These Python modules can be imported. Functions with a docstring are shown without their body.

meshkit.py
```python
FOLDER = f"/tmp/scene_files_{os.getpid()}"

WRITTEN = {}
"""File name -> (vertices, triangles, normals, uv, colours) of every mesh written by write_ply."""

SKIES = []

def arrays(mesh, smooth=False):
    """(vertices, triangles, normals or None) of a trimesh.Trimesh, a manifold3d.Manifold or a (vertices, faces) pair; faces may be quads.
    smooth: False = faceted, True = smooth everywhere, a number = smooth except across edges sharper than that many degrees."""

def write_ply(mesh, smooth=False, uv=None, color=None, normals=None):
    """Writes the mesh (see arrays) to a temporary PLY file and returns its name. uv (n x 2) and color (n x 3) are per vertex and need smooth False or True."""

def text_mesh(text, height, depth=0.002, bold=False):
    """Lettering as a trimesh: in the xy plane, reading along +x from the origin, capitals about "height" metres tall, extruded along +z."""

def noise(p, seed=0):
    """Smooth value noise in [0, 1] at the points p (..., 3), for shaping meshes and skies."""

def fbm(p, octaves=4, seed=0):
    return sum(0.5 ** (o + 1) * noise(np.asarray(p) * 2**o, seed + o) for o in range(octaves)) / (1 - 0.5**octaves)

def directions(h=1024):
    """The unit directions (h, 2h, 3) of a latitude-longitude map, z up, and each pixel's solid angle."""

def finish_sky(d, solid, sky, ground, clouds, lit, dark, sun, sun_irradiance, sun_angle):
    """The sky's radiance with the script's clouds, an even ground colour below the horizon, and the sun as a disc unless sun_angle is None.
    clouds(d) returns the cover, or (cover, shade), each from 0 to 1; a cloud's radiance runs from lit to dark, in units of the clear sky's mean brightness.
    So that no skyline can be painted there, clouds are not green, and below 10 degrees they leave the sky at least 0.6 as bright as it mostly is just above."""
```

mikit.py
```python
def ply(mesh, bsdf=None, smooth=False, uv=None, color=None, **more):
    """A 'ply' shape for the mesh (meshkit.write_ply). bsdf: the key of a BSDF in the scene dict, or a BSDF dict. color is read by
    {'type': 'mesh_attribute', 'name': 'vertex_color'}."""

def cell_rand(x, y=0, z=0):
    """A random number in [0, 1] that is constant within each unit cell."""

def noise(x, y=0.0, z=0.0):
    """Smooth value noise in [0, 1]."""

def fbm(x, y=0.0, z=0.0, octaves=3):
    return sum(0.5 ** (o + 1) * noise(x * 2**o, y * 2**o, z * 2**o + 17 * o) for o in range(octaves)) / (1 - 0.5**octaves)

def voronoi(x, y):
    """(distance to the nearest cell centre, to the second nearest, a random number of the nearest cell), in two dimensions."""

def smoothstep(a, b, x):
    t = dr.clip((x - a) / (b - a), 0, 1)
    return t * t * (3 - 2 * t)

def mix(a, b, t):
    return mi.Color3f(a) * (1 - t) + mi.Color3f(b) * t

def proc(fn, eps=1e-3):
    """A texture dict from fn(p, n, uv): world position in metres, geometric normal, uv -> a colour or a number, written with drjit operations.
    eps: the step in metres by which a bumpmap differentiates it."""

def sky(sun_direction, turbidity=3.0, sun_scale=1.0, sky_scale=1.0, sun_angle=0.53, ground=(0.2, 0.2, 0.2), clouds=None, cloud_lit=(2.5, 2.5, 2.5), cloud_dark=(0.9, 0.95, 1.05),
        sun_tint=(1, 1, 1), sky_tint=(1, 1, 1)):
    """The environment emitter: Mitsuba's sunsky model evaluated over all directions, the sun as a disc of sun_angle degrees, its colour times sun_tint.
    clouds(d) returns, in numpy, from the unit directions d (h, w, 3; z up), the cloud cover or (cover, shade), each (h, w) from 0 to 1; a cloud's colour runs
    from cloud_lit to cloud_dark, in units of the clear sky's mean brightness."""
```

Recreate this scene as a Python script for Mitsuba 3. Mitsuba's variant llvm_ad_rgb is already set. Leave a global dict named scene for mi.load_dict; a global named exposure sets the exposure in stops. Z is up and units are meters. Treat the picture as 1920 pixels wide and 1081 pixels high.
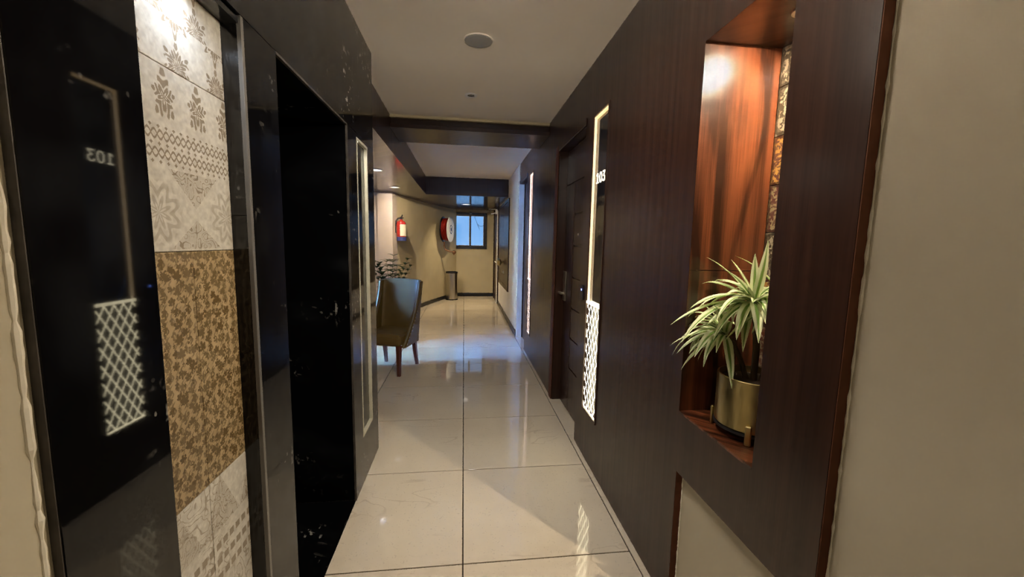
import math, random
import numpy as np
import trimesh, manifold3d
import drjit as dr
import mitsuba as mi
import mikit, meshkit
from mikit import noise, fbm, voronoi, cell_rand, smoothstep, mix
from shapely.geometry import Polygon, box as sbox, LineString, MultiLineString
from shapely.ops import unary_union
from shapely import affinity

# ---------------------------------------------------------------- camera, lights, exposure
# Distances are measured in units of the camera's height above the floor: x right, y down the corridor, z up from eye level.
S = 1.4                                   # eye height in metres
F_PX, YAW, PITCH, ROLL = 739.6, 7.0398, 6.5594, -1.1862
exposure = 0.9
T = mi.ScalarTransform4f
scene, labels = {}, {}


def camera_axes():
    a, p, r = (math.radians(v) for v in (YAW, PITCH, ROLL))
    f = np.array([math.sin(a) * math.cos(p), math.cos(a) * math.cos(p), -math.sin(p)])
    x = np.array([math.cos(a), -math.sin(a), 0.0])
    d = np.cross(f, x)
    return f, math.cos(r) * x + math.sin(r) * d, -math.sin(r) * x + math.cos(r) * d


fwd, right, down = camera_axes()
eye = np.array([0, 0, S])
scene['camera'] = {'type': 'perspective', 'fov_axis': 'x', 'fov': math.degrees(2 * math.atan(960 / F_PX)), 'near_clip': 0.02, 'far_clip': 60.0,
                   'to_world': T().look_at(origin=eye.tolist(), target=(eye + fwd).tolist(), up=(-down).tolist())}


def rgb(*c):
    return {'type': 'rgb', 'value': list(map(float, c))}


def emit(*c):
    return {'type': 'area', 'radiance': rgb(*c)}


WARM, NEUTRAL, BLUE = np.array([1.0, .86, .66]), np.array([1.0, .94, .86]), np.array([.22, .46, 1.0])
L_GLOBE = np.array([1.0, .88, .73]) * 95                   # opal globe hanging above the viewpoint
L_LANDING = NEUTRAL * 10                  # flush ceiling lamp of the landing
L_ROOM = WARM * 1.6                       # wide lit panel further back on the landing ceiling
I_LANDING = np.array([1.0, .93, .82]) * 3.1  # adjustable spot of the landing, turned down the corridor
I_NICHE = np.array([1.0, .82, .56]) * 2.5 # downlight in the wooden niche (W/sr)
I_TILE = np.array([.80, .92, 1.12]) * .26  # downlight over the patterned tiles
I_PIER = np.array([1.0, .95, .80]) * .40  # downlight in the narrow granite niche
I_SOFFIT = np.array([1.0, .80, .52]) * 4.4  # lobby downlights
I_FAR = np.array([1.0, .80, .48]) * 2.6   # downlights before the far wall
L_WINDOW = np.array([.13, .39, .83]) * .5   # frosted far window
L_LOBBY_WINDOW = np.array([.15, .37, 1.0]) * 290  # frosted window of the side lobby, out of frame
L_STRIP = np.array([1.0, .62, .24]) * .65
L_LATTICE = np.array([1.0, .88, .56]) * 6.0
L_DIGIT = np.array([1.0, .88, .60]) * 2.6

# ---------------------------------------------------------------- helpers
KEYS = set()


def tag(key, label=None, category=None, group=None, kind=None):
    labels[key] = {k: v for k, v in dict(label=label, category=category, group=group, kind=kind).items() if v}


def numbered(name):
    k, n = name, 0
    while k in KEYS:
        n += 1
        k = f'{name}_{n:03d}'
    KEYS.add(k)
    return k


def thing(name, label, category, group=None):
    k = numbered(name)
    tag(k, label, category, group)
    return k


def to_world(v):
    return np.asarray(v, float) * S + np.array([0, 0, S])


def shape(mesh, bsdf, smooth=False, metres=False, emitter=None, uv=None, color=None):
    if hasattr(mesh, 'to_mesh'):
        m = mesh.to_mesh()
        mesh = trimesh.Trimesh(np.array(m.vert_properties[:, :3], float), np.array(m.tri_verts), process=False)
    mesh = mesh.copy()
    if not metres:
        mesh.vertices = to_world(mesh.vertices)
    d = mikit.ply(mesh, bsdf, smooth=smooth, uv=uv, color=color)
    if emitter is not None:
        d['emitter'] = emitter
    return d


def put(name, mesh, bsdf, parent=None, label=None, kind=None, **kw):
    k = numbered(f'{parent}__{name}' if parent else name)
    scene[k] = shape(mesh, bsdf, **kw)
    if label or kind:
        tag(k, label, kind=kind)
    return k


def struct(name, mesh, bsdf, **kw):
    k = put(name, mesh, bsdf, **kw)
    tag(k, kind='structure')
    return k


def cat(*ms):
    return trimesh.util.concatenate([m for m in ms])


def box(x0, x1, y0, y1, z0, z1, bev=0.0):
    x0, x1, y0, y1, z0, z1 = min(x0, x1), max(x0, x1), min(y0, y1), max(y0, y1), min(z0, z1), max(z0, z1)
    if bev <= 0:
        m = trimesh.creation.box(extents=(x1 - x0, y1 - y0, z1 - z0))
        m.apply_translation(((x0 + x1) / 2, (y0 + y1) / 2, (z0 + z1) / 2))
        return m
    b = min(bev, (x1 - x0) / 2.01, (y1 - y0) / 2.01, (z1 - z0) / 2.01)
    p = []
    for X, sx in ((x0, 1), (x1, -1)):
        for Y, sy in ((y0, 1), (y1, -1)):
            for Z, sz in ((z0, 1), (z1, -1)):
                p += [(X, Y + sy * b, Z + sz * b), (X + sx * b, Y, Z + sz * b), (X + sx * b, Y + sy * b, Z)]
    return trimesh.convex.convex_hull(np.array(p))


def slab_x(poly, x0, x1):
    """A polygon in (y, z) extruded from x0 to x1."""
    ms = []
    for g in getattr(poly, 'geoms', [poly]):
        m = trimesh.creation.extrude_polygon(g, x1 - x0, engine='earcut')
        v = m.vertices.copy()
        m.vertices = np.column_stack([v[:, 2] + x0, v[:, 0], v[:, 1]])
        ms.append(m)
    return cat(*ms)


def slab_z(poly, z0, z1):
    ms = []
    for g in getattr(poly, 'geoms', [poly]):
        m = trimesh.creation.extrude_polygon(g, z1 - z0, engine='earcut')
        m.apply_translation((0, 0, z0))
        ms.append(m)
    return cat(*ms)


def lathe(profile, n=40, cx=0, cy=0):
    m = trimesh.creation.revolve(np.array(profile, float), sections=n)
    m.apply_translation((cx, cy, 0))
    m.fix_normals()
    return m


def tube(pts, radii, n=10):
    pts = np.array(pts, float)
    radii = np.broadcast_to(np.asarray(radii, float), (len(pts),))
    t = np.gradient(pts, axis=0)
    t /= np.linalg.norm(t, axis=1, keepdims=True)
    a = np.cross(t[0], [0.31, 0.2, 0.93]); a /= np.linalg.norm(a)
    rings = []
    for p, d, r in zip(pts, t, radii):
        a = a - d * (a @ d); a /= np.linalg.norm(a)
        b = np.cross(d, a)
        th = np.linspace(0, 2 * np.pi, n, endpoint=False)
        rings.append(p + r * (np.cos(th)[:, None] * a + np.sin(th)[:, None] * b))
    v = np.vstack(rings + [pts[:1], pts[-1:]])
    f = []
    for i in range(len(pts) - 1):
        for j in range(n):
            k = (j + 1) % n
            f += [(i * n + j, i * n + k, (i + 1) * n + k), (i * n + j, (i + 1) * n + k, (i + 1) * n + j)]
    e, o = len(v) - 2, (len(pts) - 1) * n
    for j in range(n):
        k = (j + 1) % n
        f += [(e, k, j), (e + 1, o + j, o + k)]
    return trimesh.Trimesh(v, f, process=False)


def sphere(c, r, sub=2, scale=(1, 1, 1)):
    m = trimesh.creation.icosphere(subdivisions=sub, radius=r)
    m.vertices *= np.array(scale)
    m.apply_translation(c)
    return m


def disc_down(cx, cy, z, r, n=24):
    """A round lens facing down."""
    th = np.linspace(0, 2 * np.pi, n, endpoint=False)
    v = np.vstack([[[cx, cy, z]], np.column_stack([cx + r * np.cos(th), cy + r * np.sin(th), np.full(n, z)])])
    return trimesh.Trimesh(v, [(0, 1 + (i + 1) % n, 1 + i) for i in range(n)], process=False)


def spot(name, x, y, z, target, intensity, cutoff, beam):
    """The light of a recessed lamp whose lens stands at (x, y, z)."""
    scene[name] = {'type': 'spot', 'to_world': T().look_at(origin=to_world((x, y, z)).tolist(), target=to_world(target).tolist(), up=[.3, .9, .1]),
                   'intensity': rgb(*intensity), 'cutoff_angle': float(cutoff), 'beam_width': float(beam)}


def ring(cx, cy, z0, z1, r0, r1, n=32):
    return lathe([(r0, z0), (r1, z0), (r1, z1), (r0, z1), (r0, z0)], n, cx, cy)


def rot_z(mesh, deg, at=(0, 0, 0)):
    m = mesh.copy()
    m.apply_transform(trimesh.transformations.rotation_matrix(math.radians(deg), (0, 0, 1), at))
    return m


# ---------------------------------------------------------------- materials
def principled(color, rough, spec=.5, metallic=0., **more):
    return {'type': 'principled', 'base_color': color, 'roughness': rough if isinstance(rough, dict) else float(rough), 'specular': float(spec), 'metallic': float(metallic), **more}


def material(name, bsdf, two=True):
    scene[name] = {'type': 'twosided', 'bsdf': bsdf} if two else bsdf


def wood_fn(p, n, uv):
    across = p.x * 1.0 + p.y * 1.02
    warp = fbm(across * 3.1 + 7.3, p.z * .8 + 2.0, 1.5, octaves=3)
    rings = .5 + .5 * dr.sin(across * 55 + warp * 34)
    fine = noise(across * 420, p.z * 9, 3.0)
    streak = fbm(across * 38, p.z * .7, 5.0, octaves=3)
    vein = 1 - smoothstep(.0, .25, rings)
    t = dr.clip(.02 + .75 * smoothstep(.25, .75, streak) + .30 * rings * rings - .35 * vein + .3 * (fine - .5), 0, 1)
    return mix((.018, .0062, .0036), (.125, .036, .0145), t)


def dark_wood_fn(p, n, uv):
    across = p.x * 1.0 + p.y * 1.02
    streak = fbm(across * 46, p.z * 1.1, 5.0, octaves=3)
    fine = noise(across * 380, p.z * 12, 3.0)
    t = dr.clip(.1 + .75 * streak + .25 * (fine - .5), 0, 1)
    return mix((.0085, .0040, .0029), (.034, .0140, .0088), t)


def granite_fn(p, n, uv):
    a, b = p.y + .37 * p.x, p.z + .21 * p.x
    big = smoothstep(.54, .76, fbm(a * 5.3, b * 5.3, 3.3, octaves=3))
    fleck = smoothstep(.66, .80, fbm(a * 42, b * 42, p.x * 42, octaves=3)) * big + .5 * smoothstep(.86, .92, noise(a * 60, b * 60, 2.0)) * big
    fog = smoothstep(.5, .9, fbm(a * 9, b * 7, 9.1, octaves=4))
    c = mix((.0015, .0016, .0020), (.0060, .0066, .0075), fog)
    return mix(c, (.26, .25, .23), dr.clip(fleck, 0, 1))


def cut_granite_fn(p, n, uv):
    t = fbm(p.x * 40, p.y * 40, p.z * 26, octaves=3)
    return mix((.012, .010, .008), (.055, .048, .040), t)


def floor_fn(p, n, uv):
    cloud = fbm(p.x * 2.3, p.y * 3.1, 1.0, octaves=4)
    w = fbm(p.x * 5 + 3 * cloud, p.y * 9, 4.0, octaves=3)
    vein = 1 - smoothstep(.0, .035, dr.abs(w - .5))
    mask = smoothstep(.5, .7, fbm(p.x * 3.7, p.y * 3.7, 8.0, octaves=2))
    speck = smoothstep(.86, .93, noise(p.x * 150, p.y * 150, 2.0))
    c = mix((.56, .48, .38), (.66, .585, .475), cloud)
    c = mix(c, (.40, .32, .23), .42 * vein * mask)
    return mix(c, (.30, .25, .19), .25 * speck)


def plaster(c0, c1, k=6.0):
    def fn(p, n, uv):
        t = fbm(p.x * k + p.y * k, p.z * k, p.y * k * .4, octaves=4)
        return mix(c0, c1, t)
    return fn


def lines_of(w, at, width):
    return 1 - smoothstep(width * .5, width, dr.abs(w - at))


def scroll(a, b, freq):
    """Looping filigree lines."""
    w = noise(a * freq, b * freq, 4.2) + .5 * noise(a * freq * 2.1, b * freq * 2.1, 7.7)
    return dr.clip(1 - smoothstep(.02, .06, dr.abs(dr.sin(w * 13)) * .16), 0, 1)


def cellwise(v, size):
    return v / size - dr.floor(v / size + .5)


TZ0, TZ1, TZ2, TZ3 = .248, -.024, -.432, -.84      # tile courses (eye-height units)


def tile_fn(p, n, uv):
    y, z = p.y / S, p.z / S - 1
    # upper course and second course: palmettes in a staggered grid
    def palmette(cy, cz, ry, rz, lobes=5.0):
        dy, dz = (y - cy) / ry, (z - cz) / rz
        r, th = dr.sqrt(dy * dy + dz * dz), dr.atan2(dy, dz)
        edge = .72 + .20 * dr.cos(th * lobes) + .10 * dr.cos(th * lobes * 3)
        inside = 1 - smoothstep(edge - .08, edge, r)
        ridge = dr.abs(dr.sin(r * 9 + 1.6 * dr.cos(th * lobes) + 1.2 * dr.sin(th * lobes * 2)))
        return inside * (1 - smoothstep(.25, .75, ridge))
    ink = mi.Float(0)
    up = z > TZ0
    gy = cellwise(y - .700, .098)
    row = dr.floor((z - TZ0) / .075)
    odd = (row - 2 * dr.floor(row / 2)) * .5
    gy1 = cellwise(y - .700 + odd * .098, .098) * .098
    gz1 = cellwise(z - TZ0 - .01, .075) * .075
    r1 = dr.sqrt(dr.square(gy1 / .036) + dr.square(gz1 / .040))
    th1 = dr.atan2(gy1, gz1)
    e1 = .72 + .16 * dr.cos(th1 * 6) + .12 * dr.cos(th1 * 14)
    p1 = (1 - smoothstep(e1 - .1, e1, r1)) * smoothstep(.2, .7, dr.abs(dr.sin(r1 * 8 + 2 * dr.cos(th1 * 7))))
    ink = dr.select(up, p1, ink)
    # second course: a line of palmettes over a double chain band, then large triangles
    mid = (z <= TZ0) & (z > TZ1)
    gy2 = cellwise(y - .667, .074) * .074
    gz2 = z - .203
    r2 = dr.sqrt(dr.square(gy2 / .025) + dr.square(gz2 / .044))
    th2 = dr.atan2(gy2, gz2)
    e2 = .78 + .18 * dr.cos(th2 * 5) + .08 * dr.cos(th2 * 15)
    p2 = (1 - smoothstep(e2 - .1, e2, r2)) * smoothstep(.25, .7, dr.abs(dr.sin(r2 * 8 + 1.5 * dr.cos(th2 * 5))))
    band = (z < .160) & (z > .104)
    chain_z = dr.minimum(dr.abs(z - .146), dr.abs(z - .120))
    wave = dr.abs(dr.sin(y * 2 * np.pi / .0240)) * .0062
    chain = 1 - smoothstep(.0012, .0026, dr.abs(chain_z - wave))
    sy, sz = cellwise(y, .0155) * .0155, dr.minimum(dr.abs(z - .158), dr.minimum(dr.abs(z - .133), dr.abs(z - .107)))
    star = 1 - smoothstep(.0016, .0030, dr.minimum(dr.abs(sy) + .3 * sz, .3 * dr.abs(sy) + sz) + dr.maximum(dr.abs(sy), sz) * .35)
    tri_y = dr.abs(cellwise(y - .722, .165)) * .165
    down_tri = (tri_y < .058 * dr.clip((z - .044) / .056, 0, 1)) & (z < .100)
    up_tri = (tri_y < .062 * dr.clip((.026 - z) / .046, 0, 1)) & (z > TZ1 + .004)
    fil = scroll(y, z, 62.0)
    dy3, dz3 = cellwise(y - .8045, .165) * .165, z - .034
    r3 = dr.sqrt(dr.square(dy3 / .052) + dr.square(dz3 / .052))
    th3 = dr.atan2(dy3, dz3)
    p3 = smoothstep(.55, .9, dr.abs(dr.sin(r3 * 7 + 1.2 * dr.cos(th3 * 8)))) * (1 - smoothstep(.8, 1.0, r3)) * .45
    m = dr.maximum(dr.select(z > .163, p2, 0), dr.select(band, dr.maximum(chain, star), 0))
    m = dr.maximum(m, dr.select(down_tri | up_tri, .25 + .75 * fil, dr.select(z < .100, p3, 0)))
    ink = dr.select(mid, m, ink)
    # lowest courses: scrolls and a dashed chain
    low = z <= TZ2
    zl = z - dr.floor((z - TZ2) / .408) * .408
    q = scroll(y, z, 40.0) * smoothstep(.45, .6, noise(y * 14, z * 14, 2.0) + .1)
    dash = (dr.abs(cellwise(z + .02, .030)) < .22) & (dr.abs(cellwise(y, .020)) < .34) & (zl > TZ2 + .20) & (zl < TZ2 + .29)
    tri3 = (dr.abs(cellwise(y - .735, .11)) * .11 < .055 * dr.clip((TZ2 + .41 - zl) / .10, 0, 1)) & (zl > TZ2 + .31)
    ink = dr.select(low, dr.maximum(dr.maximum(q * .7, dr.select(dash, mi.Float(.9), 0)), dr.select(tri3, .3 + .7 * fil, 0)), ink)
    rough = fbm(y * 160, z * 160, 2.0, octaves=2)
    light = mix((.40, .37, .32), (.56, .53, .47), rough)
    c = mix(light, (.15, .105, .055), .80 * ink)
    return c


def brown_tile_fn(p, n, uv):
    y, z = p.y / S, p.z / S - 1
    ink = mi.Float(0)
    for off, g, size in ((0.0, .0250, 1.05), (.45, .0250, .80), (.23, .0170, .70)):
        a, b = y / g + off, z / g + off * 1.3
        cx, cz = dr.floor(a), dr.floor(b)
        r0, r1, r2 = cell_rand(cx, cz, 3 + off * 10), cell_rand(cx, cz, 5 + off * 10), cell_rand(cx, cz, 8 + off * 10)
        dy, dz = (a - cx - .5) + .14 * (r0 - .5), (b - cz - .5) + .14 * (r1 - .5)
        r, th = dr.sqrt(dy * dy + dz * dz) / size, dr.atan2(dy, dz) + dr.floor(r2 * 2) * 3.1416 + (r0 - .5)
        edge = .10 + .42 * dr.maximum(dr.cos(th * .5), 0) * (.50 + .50 * dr.abs(dr.cos(th * 3.5)))
        leaf = 1 - smoothstep(edge - .05, edge + .03, r)
        leaf = leaf * smoothstep(.22, .42, noise(y * 330, z * 330, 1.0) + .12)
        stem = (1 - smoothstep(.05, .09, dr.abs(dy + .12 * dr.sin(dz * 9)))) * (1 - smoothstep(.3, .5, dr.abs(dz))) * .8
        ink = dr.maximum(ink, dr.maximum(leaf, stem * size) * (.72 + .28 * r1))
    bg = mix((.23, .165, .085), (.34, .255, .145), fbm(y * 60, z * 60, 6.0, octaves=2))
    return mix(bg, (.075, .045, .016), dr.clip(ink, 0, 1))


def mosaic_fn(p, n, uv):
    y, z = p.y / S, p.z / S - 1
    ky, kz = dr.floor((y - .674) / .134), dr.floor((z + .432) / .118)
    u, v = ((y - .674) / .134 - ky) * 2 - 1, ((z + .432) / .118 - kz) * 2 - 1
    r, s2 = cell_rand(ky, kz, 7), cell_rand(ky, kz, 11)
    k = 4 + 4 * dr.floor(s2 * 2.99)
    rad, th = dr.sqrt(u * u + v * v), dr.atan2(v, u)
    w = dr.sin(rad * (9 + 5 * r) + 2.0 * dr.cos(th * k)) + .6 * dr.cos(th * k * 2 + rad * 6)
    leafy = noise(y * 190, z * 190, ky * 3.1 + kz) + .5 * noise(y * 380, z * 380, 4.0)
    ink = dr.maximum(smoothstep(.25, .55, w) * .8, smoothstep(.74, .86, leafy))
    border = smoothstep(.86, .90, dr.maximum(dr.abs(u), dr.abs(v)))
    heart = 1 - smoothstep(.20, .26, rad)
    c0 = dr.select(r < .3, mi.Color3f(.25, .19, .10), dr.select(r < .55, mi.Color3f(.30, .165, .045), dr.select(r < .8, mi.Color3f(.20, .155, .085), mi.Color3f(.27, .23, .16))))
    c1 = dr.select(s2 < .4, mi.Color3f(.040, .030, .018), dr.select(s2 < .7, mi.Color3f(.11, .030, .018), mi.Color3f(.075, .028, .022)))
    c = c0 * (1 - ink) + c1 * ink
    c = c * (1 - heart) + mi.Color3f(.34, .21, .06) * heart
    return c * (1 - .6 * border)


def leather_fn(p, n, uv):
    t = fbm(p.x * 9, p.y * 9, p.z * 9, octaves=3)
    return mix((.100, .062, .015), (.150, .096, .025), t)


def brass_fn(p, n, uv):
    t = fbm(p.x * 30, p.y * 30, p.z * 8, octaves=4)
    return mix((.50, .40, .17), (.70, .60, .33), t)


def brass_rough(p, n, uv):
    return .20 + .16 * fbm(p.x * 60, p.y * 60, p.z * 30, octaves=3)


def leaf_fn(p, n, uv):
    e = dr.abs(uv.x - .5) * 2
    stripe = smoothstep(.14, .42, e + .25 * (noise(uv.y * 5, uv.x * 9, 3.0) - .5))
    return mix((.16, .27, .060), (.72, .76, .50), stripe)


P = mikit.proc
material('mat_wood', principled(P(wood_fn), .26, .5))
material('mat_dark_wood', principled(P(dark_wood_fn), .28, .36))
material('mat_soffit', principled(P(dark_wood_fn), .10, .6))
material('mat_raw_wood', principled(P(plaster((.045, .014, .006), (.095, .032, .014), 22)), .7, .2))
material('mat_granite', principled(P(granite_fn), .035, .36))
material('mat_cut_granite', principled(P(cut_granite_fn), .6, .3))
material('mat_edge', principled(rgb(.085, .080, .072), .22, .6))
material('mat_pale_edge', principled(rgb(.40, .38, .30), .25, .6))
material('mat_floor', principled(P(floor_fn), .045, .5))
material('mat_grout', principled(rgb(.045, .035, .025), .8, .2))
material('mat_beige', principled(P(plaster((.385, .342, .255), (.425, .382, .290))), .75, .15))
material('mat_yellow', principled(P(plaster((.52, .44, .29), (.58, .50, .34))), .6, .2))
material('mat_pink', principled(P(plaster((.47, .40, .35), (.53, .45, .40))), .7, .2))
material('mat_white_paint', principled(P(plaster((.66, .64, .62), (.72, .70, .68))), .6, .2))
material('mat_ceiling', principled(P(plaster((.82, .755, .665), (.85, .785, .695), 3)), .8, .1))
material('mat_bead', principled(rgb(.70, .66, .56), .8, .1))
material('mat_tile', {'type': 'bumpmap', 'bump': P(lambda p, n, uv: .0006 * fbm(p.y * 110, p.z * 110, 2.0, octaves=2)), 'scale': 1.0, 'bsdf': principled(P(tile_fn), .38, .4)})
material('mat_brown_tile', principled(P(brown_tile_fn), .40, .4))
material('mat_mosaic', principled(P(mosaic_fn), .3, .5))
material('mat_leather', principled(P(leather_fn), .45, .28))
material('mat_piping', principled(rgb(.17, .145, .085), .32, .5))
material('mat_chair_leg', principled(rgb(.085, .022, .010), .25, .5))
material('mat_brass', principled(P(brass_fn), P(brass_rough), .5, 1.0))
material('mat_steel', principled(rgb(.62, .58, .50), .20, .5, 1.0))
material('mat_silver', principled(rgb(.72, .70, .62), .28, .5, 1.0))
material('mat_black', principled(rgb(.010, .010, .012), .35, .4))
material('mat_black_matte', principled(rgb(.012, .011, .010), .8, .2))
material('mat_mirror', principled(rgb(.012, .012, .015), .03, .9))
material('mat_red', principled(rgb(.26, .016, .010), .25, .5))
material('mat_paper', principled(rgb(.62, .58, .46), .6, .2))
material('mat_white_plastic', principled(rgb(.72, .72, .76), .35, .4))
material('mat_print', principled(rgb(.03, .04, .13), .5, .3))
material('mat_grey_mesh', principled(rgb(.30, .29, .27), .7, .2))
material('mat_copper', principled(rgb(.20, .10, .05), .4, .5, .6))
material('mat_leaf', {'type': 'principledthin', 'base_color': P(leaf_fn), 'roughness': .45, 'diff_trans': .45, 'eta': 1.4}, two=False)
material('mat_palm_leaf', principled(rgb(.020, .030, .010), .5, .3))
material('mat_stem', principled(rgb(.050, .032, .016), .7, .2))
material('mat_soil', principled(rgb(.030, .020, .014), .9, .1))
material('mat_lamp', principled(rgb(.8, .8, .8), .5, .2))
material('mat_pane', principled(rgb(.25, .35, .5), .3, .4))

# ---------------------------------------------------------------- main planes
XL, XR = -.405, .57          # granite face, wood cladding face
XLW, XRW = -.417, .589       # beige walls behind them
ZC, ZS = .805, .585          # ceiling and soffit
YB, YF = -2.2, 7.38          # back of the landing, far wall
XW = -2.7                    # lobby's outer wall

# floor: grout bed with tiles on it
fl = struct('floor', box(XW - .1, 1.0, YB - .1, YF + .2, -1.06, -1.003), 'mat_grout')
xs = [-2.79, -2.233, -1.675, -1.116, -.557, .003, .549]
ys = [1.1355 + .5165 * k for k in range(-7, 13)]
footprint = unary_union([sbox(XL - .012, .549, YB, YF + .05), sbox(XW, XL + .1, 1.9, YF + .05), sbox(-.95, XL, YB, .42)])
GAP = .0022
for i in range(len(xs) - 1):
    for j in range(len(ys) - 1):
        cell = sbox(xs[i] + GAP, ys[j] + GAP, xs[i + 1] - GAP, ys[j + 1] - GAP).intersection(footprint)
        if cell.is_empty or cell.area < 1e-4:
            continue
        for g in getattr(cell, 'geoms', [cell]):
            x0, y0, x1, y1 = g.bounds
            put('floor_tile', box(x0, x1, y0, y1, -1.02, -1.0, .0004) if abs(g.area - (x1 - x0) * (y1 - y0)) < 1e-6 else slab_z(g, -1.02, -1.0), 'mat_floor', fl)
yy = YB
while yy < 6.4:
    put('border_strip', box(.5508, .640, yy + .001, min(yy + .5165, 6.4) - .001, -1.02, -1.0), 'mat_floor', fl)
    yy += .5165

# ---------------------------------------------------------------- right wall
NICHE = (.674, .942, -.432, .487)        # y0, y1, z0, z1
NX = .772                                # back of the niche
D1 = (1.885, 2.41, -1.0, .555)           # door openings
D2 = (3.63, 4.10, -1.0, .60)
PAN1 = (1.572, 1.772, -.775, .568)       # sign recesses
PAN2 = (3.30, 3.49, -.80, .60)
hole = lambda r, e=0.0: sbox(r[0] - e, r[2] - e, r[1] + e, r[3] + e)
wall = sbox(YB, -1.0, 4.10, ZC + .03)
wr = struct('wall_right', slab_x(wall.difference(unary_union([hole(NICHE, .007), hole(D1, .0125), hole(D2, .0125), hole(PAN1, .0006), hole(PAN2, .0006)])), XRW, XRW + .016), 'mat_beige')
clad = sbox(.5185, -.998, 4.10, ZC).difference(unary_union([hole(NICHE, .0006), hole(D1, .0125), hole(D2, .0125), hole(PAN1, .0006), hole(PAN2, .0006), sbox(.40, -1.1, .935, -.598)]))
wc = put('wood_cladding', slab_x(clad, XR, XRW - .0005), 'mat_dark_wood', wr, label='dark wood veneer cladding')
put('cut_edge', box(XR + .001, XRW - .001, .5168, .5186, -.598, ZC), 'mat_raw_wood', wc, label='raw reddish cut edge of the cladding')
put('cut_edge', box(XR + .001, XRW - .001, .9335, .9352, -.998, -.60), 'mat_raw_wood', wc, label='raw reddish cut edge of the cladding')
# painted plaster bead along the raw edges
rnd = random.Random(4)


def bead(p0, p1, amp, n, r):
    pts, rr = [], []
    for k in range(n + 1):
        t = k / n
        q = np.array(p0) * (1 - t) + np.array(p1) * t
        pts.append(q)
        rr.append(max(r * .35, r + amp * (rnd.random() - .5) * 2))
    m = tube(pts, rr, 8)
    return m


put('paint_bead', bead((XRW, .5155, -.99), (XRW, .5155, ZC), .0014, 150, .0020), 'mat_bead', wr, label='ragged white paint bead')
put('paint_bead', bead((XRW, .9318, -.99), (XRW, .9318, -.602), .0012, 60, .0018), 'mat_bead', wr, label='ragged white paint bead')
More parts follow.
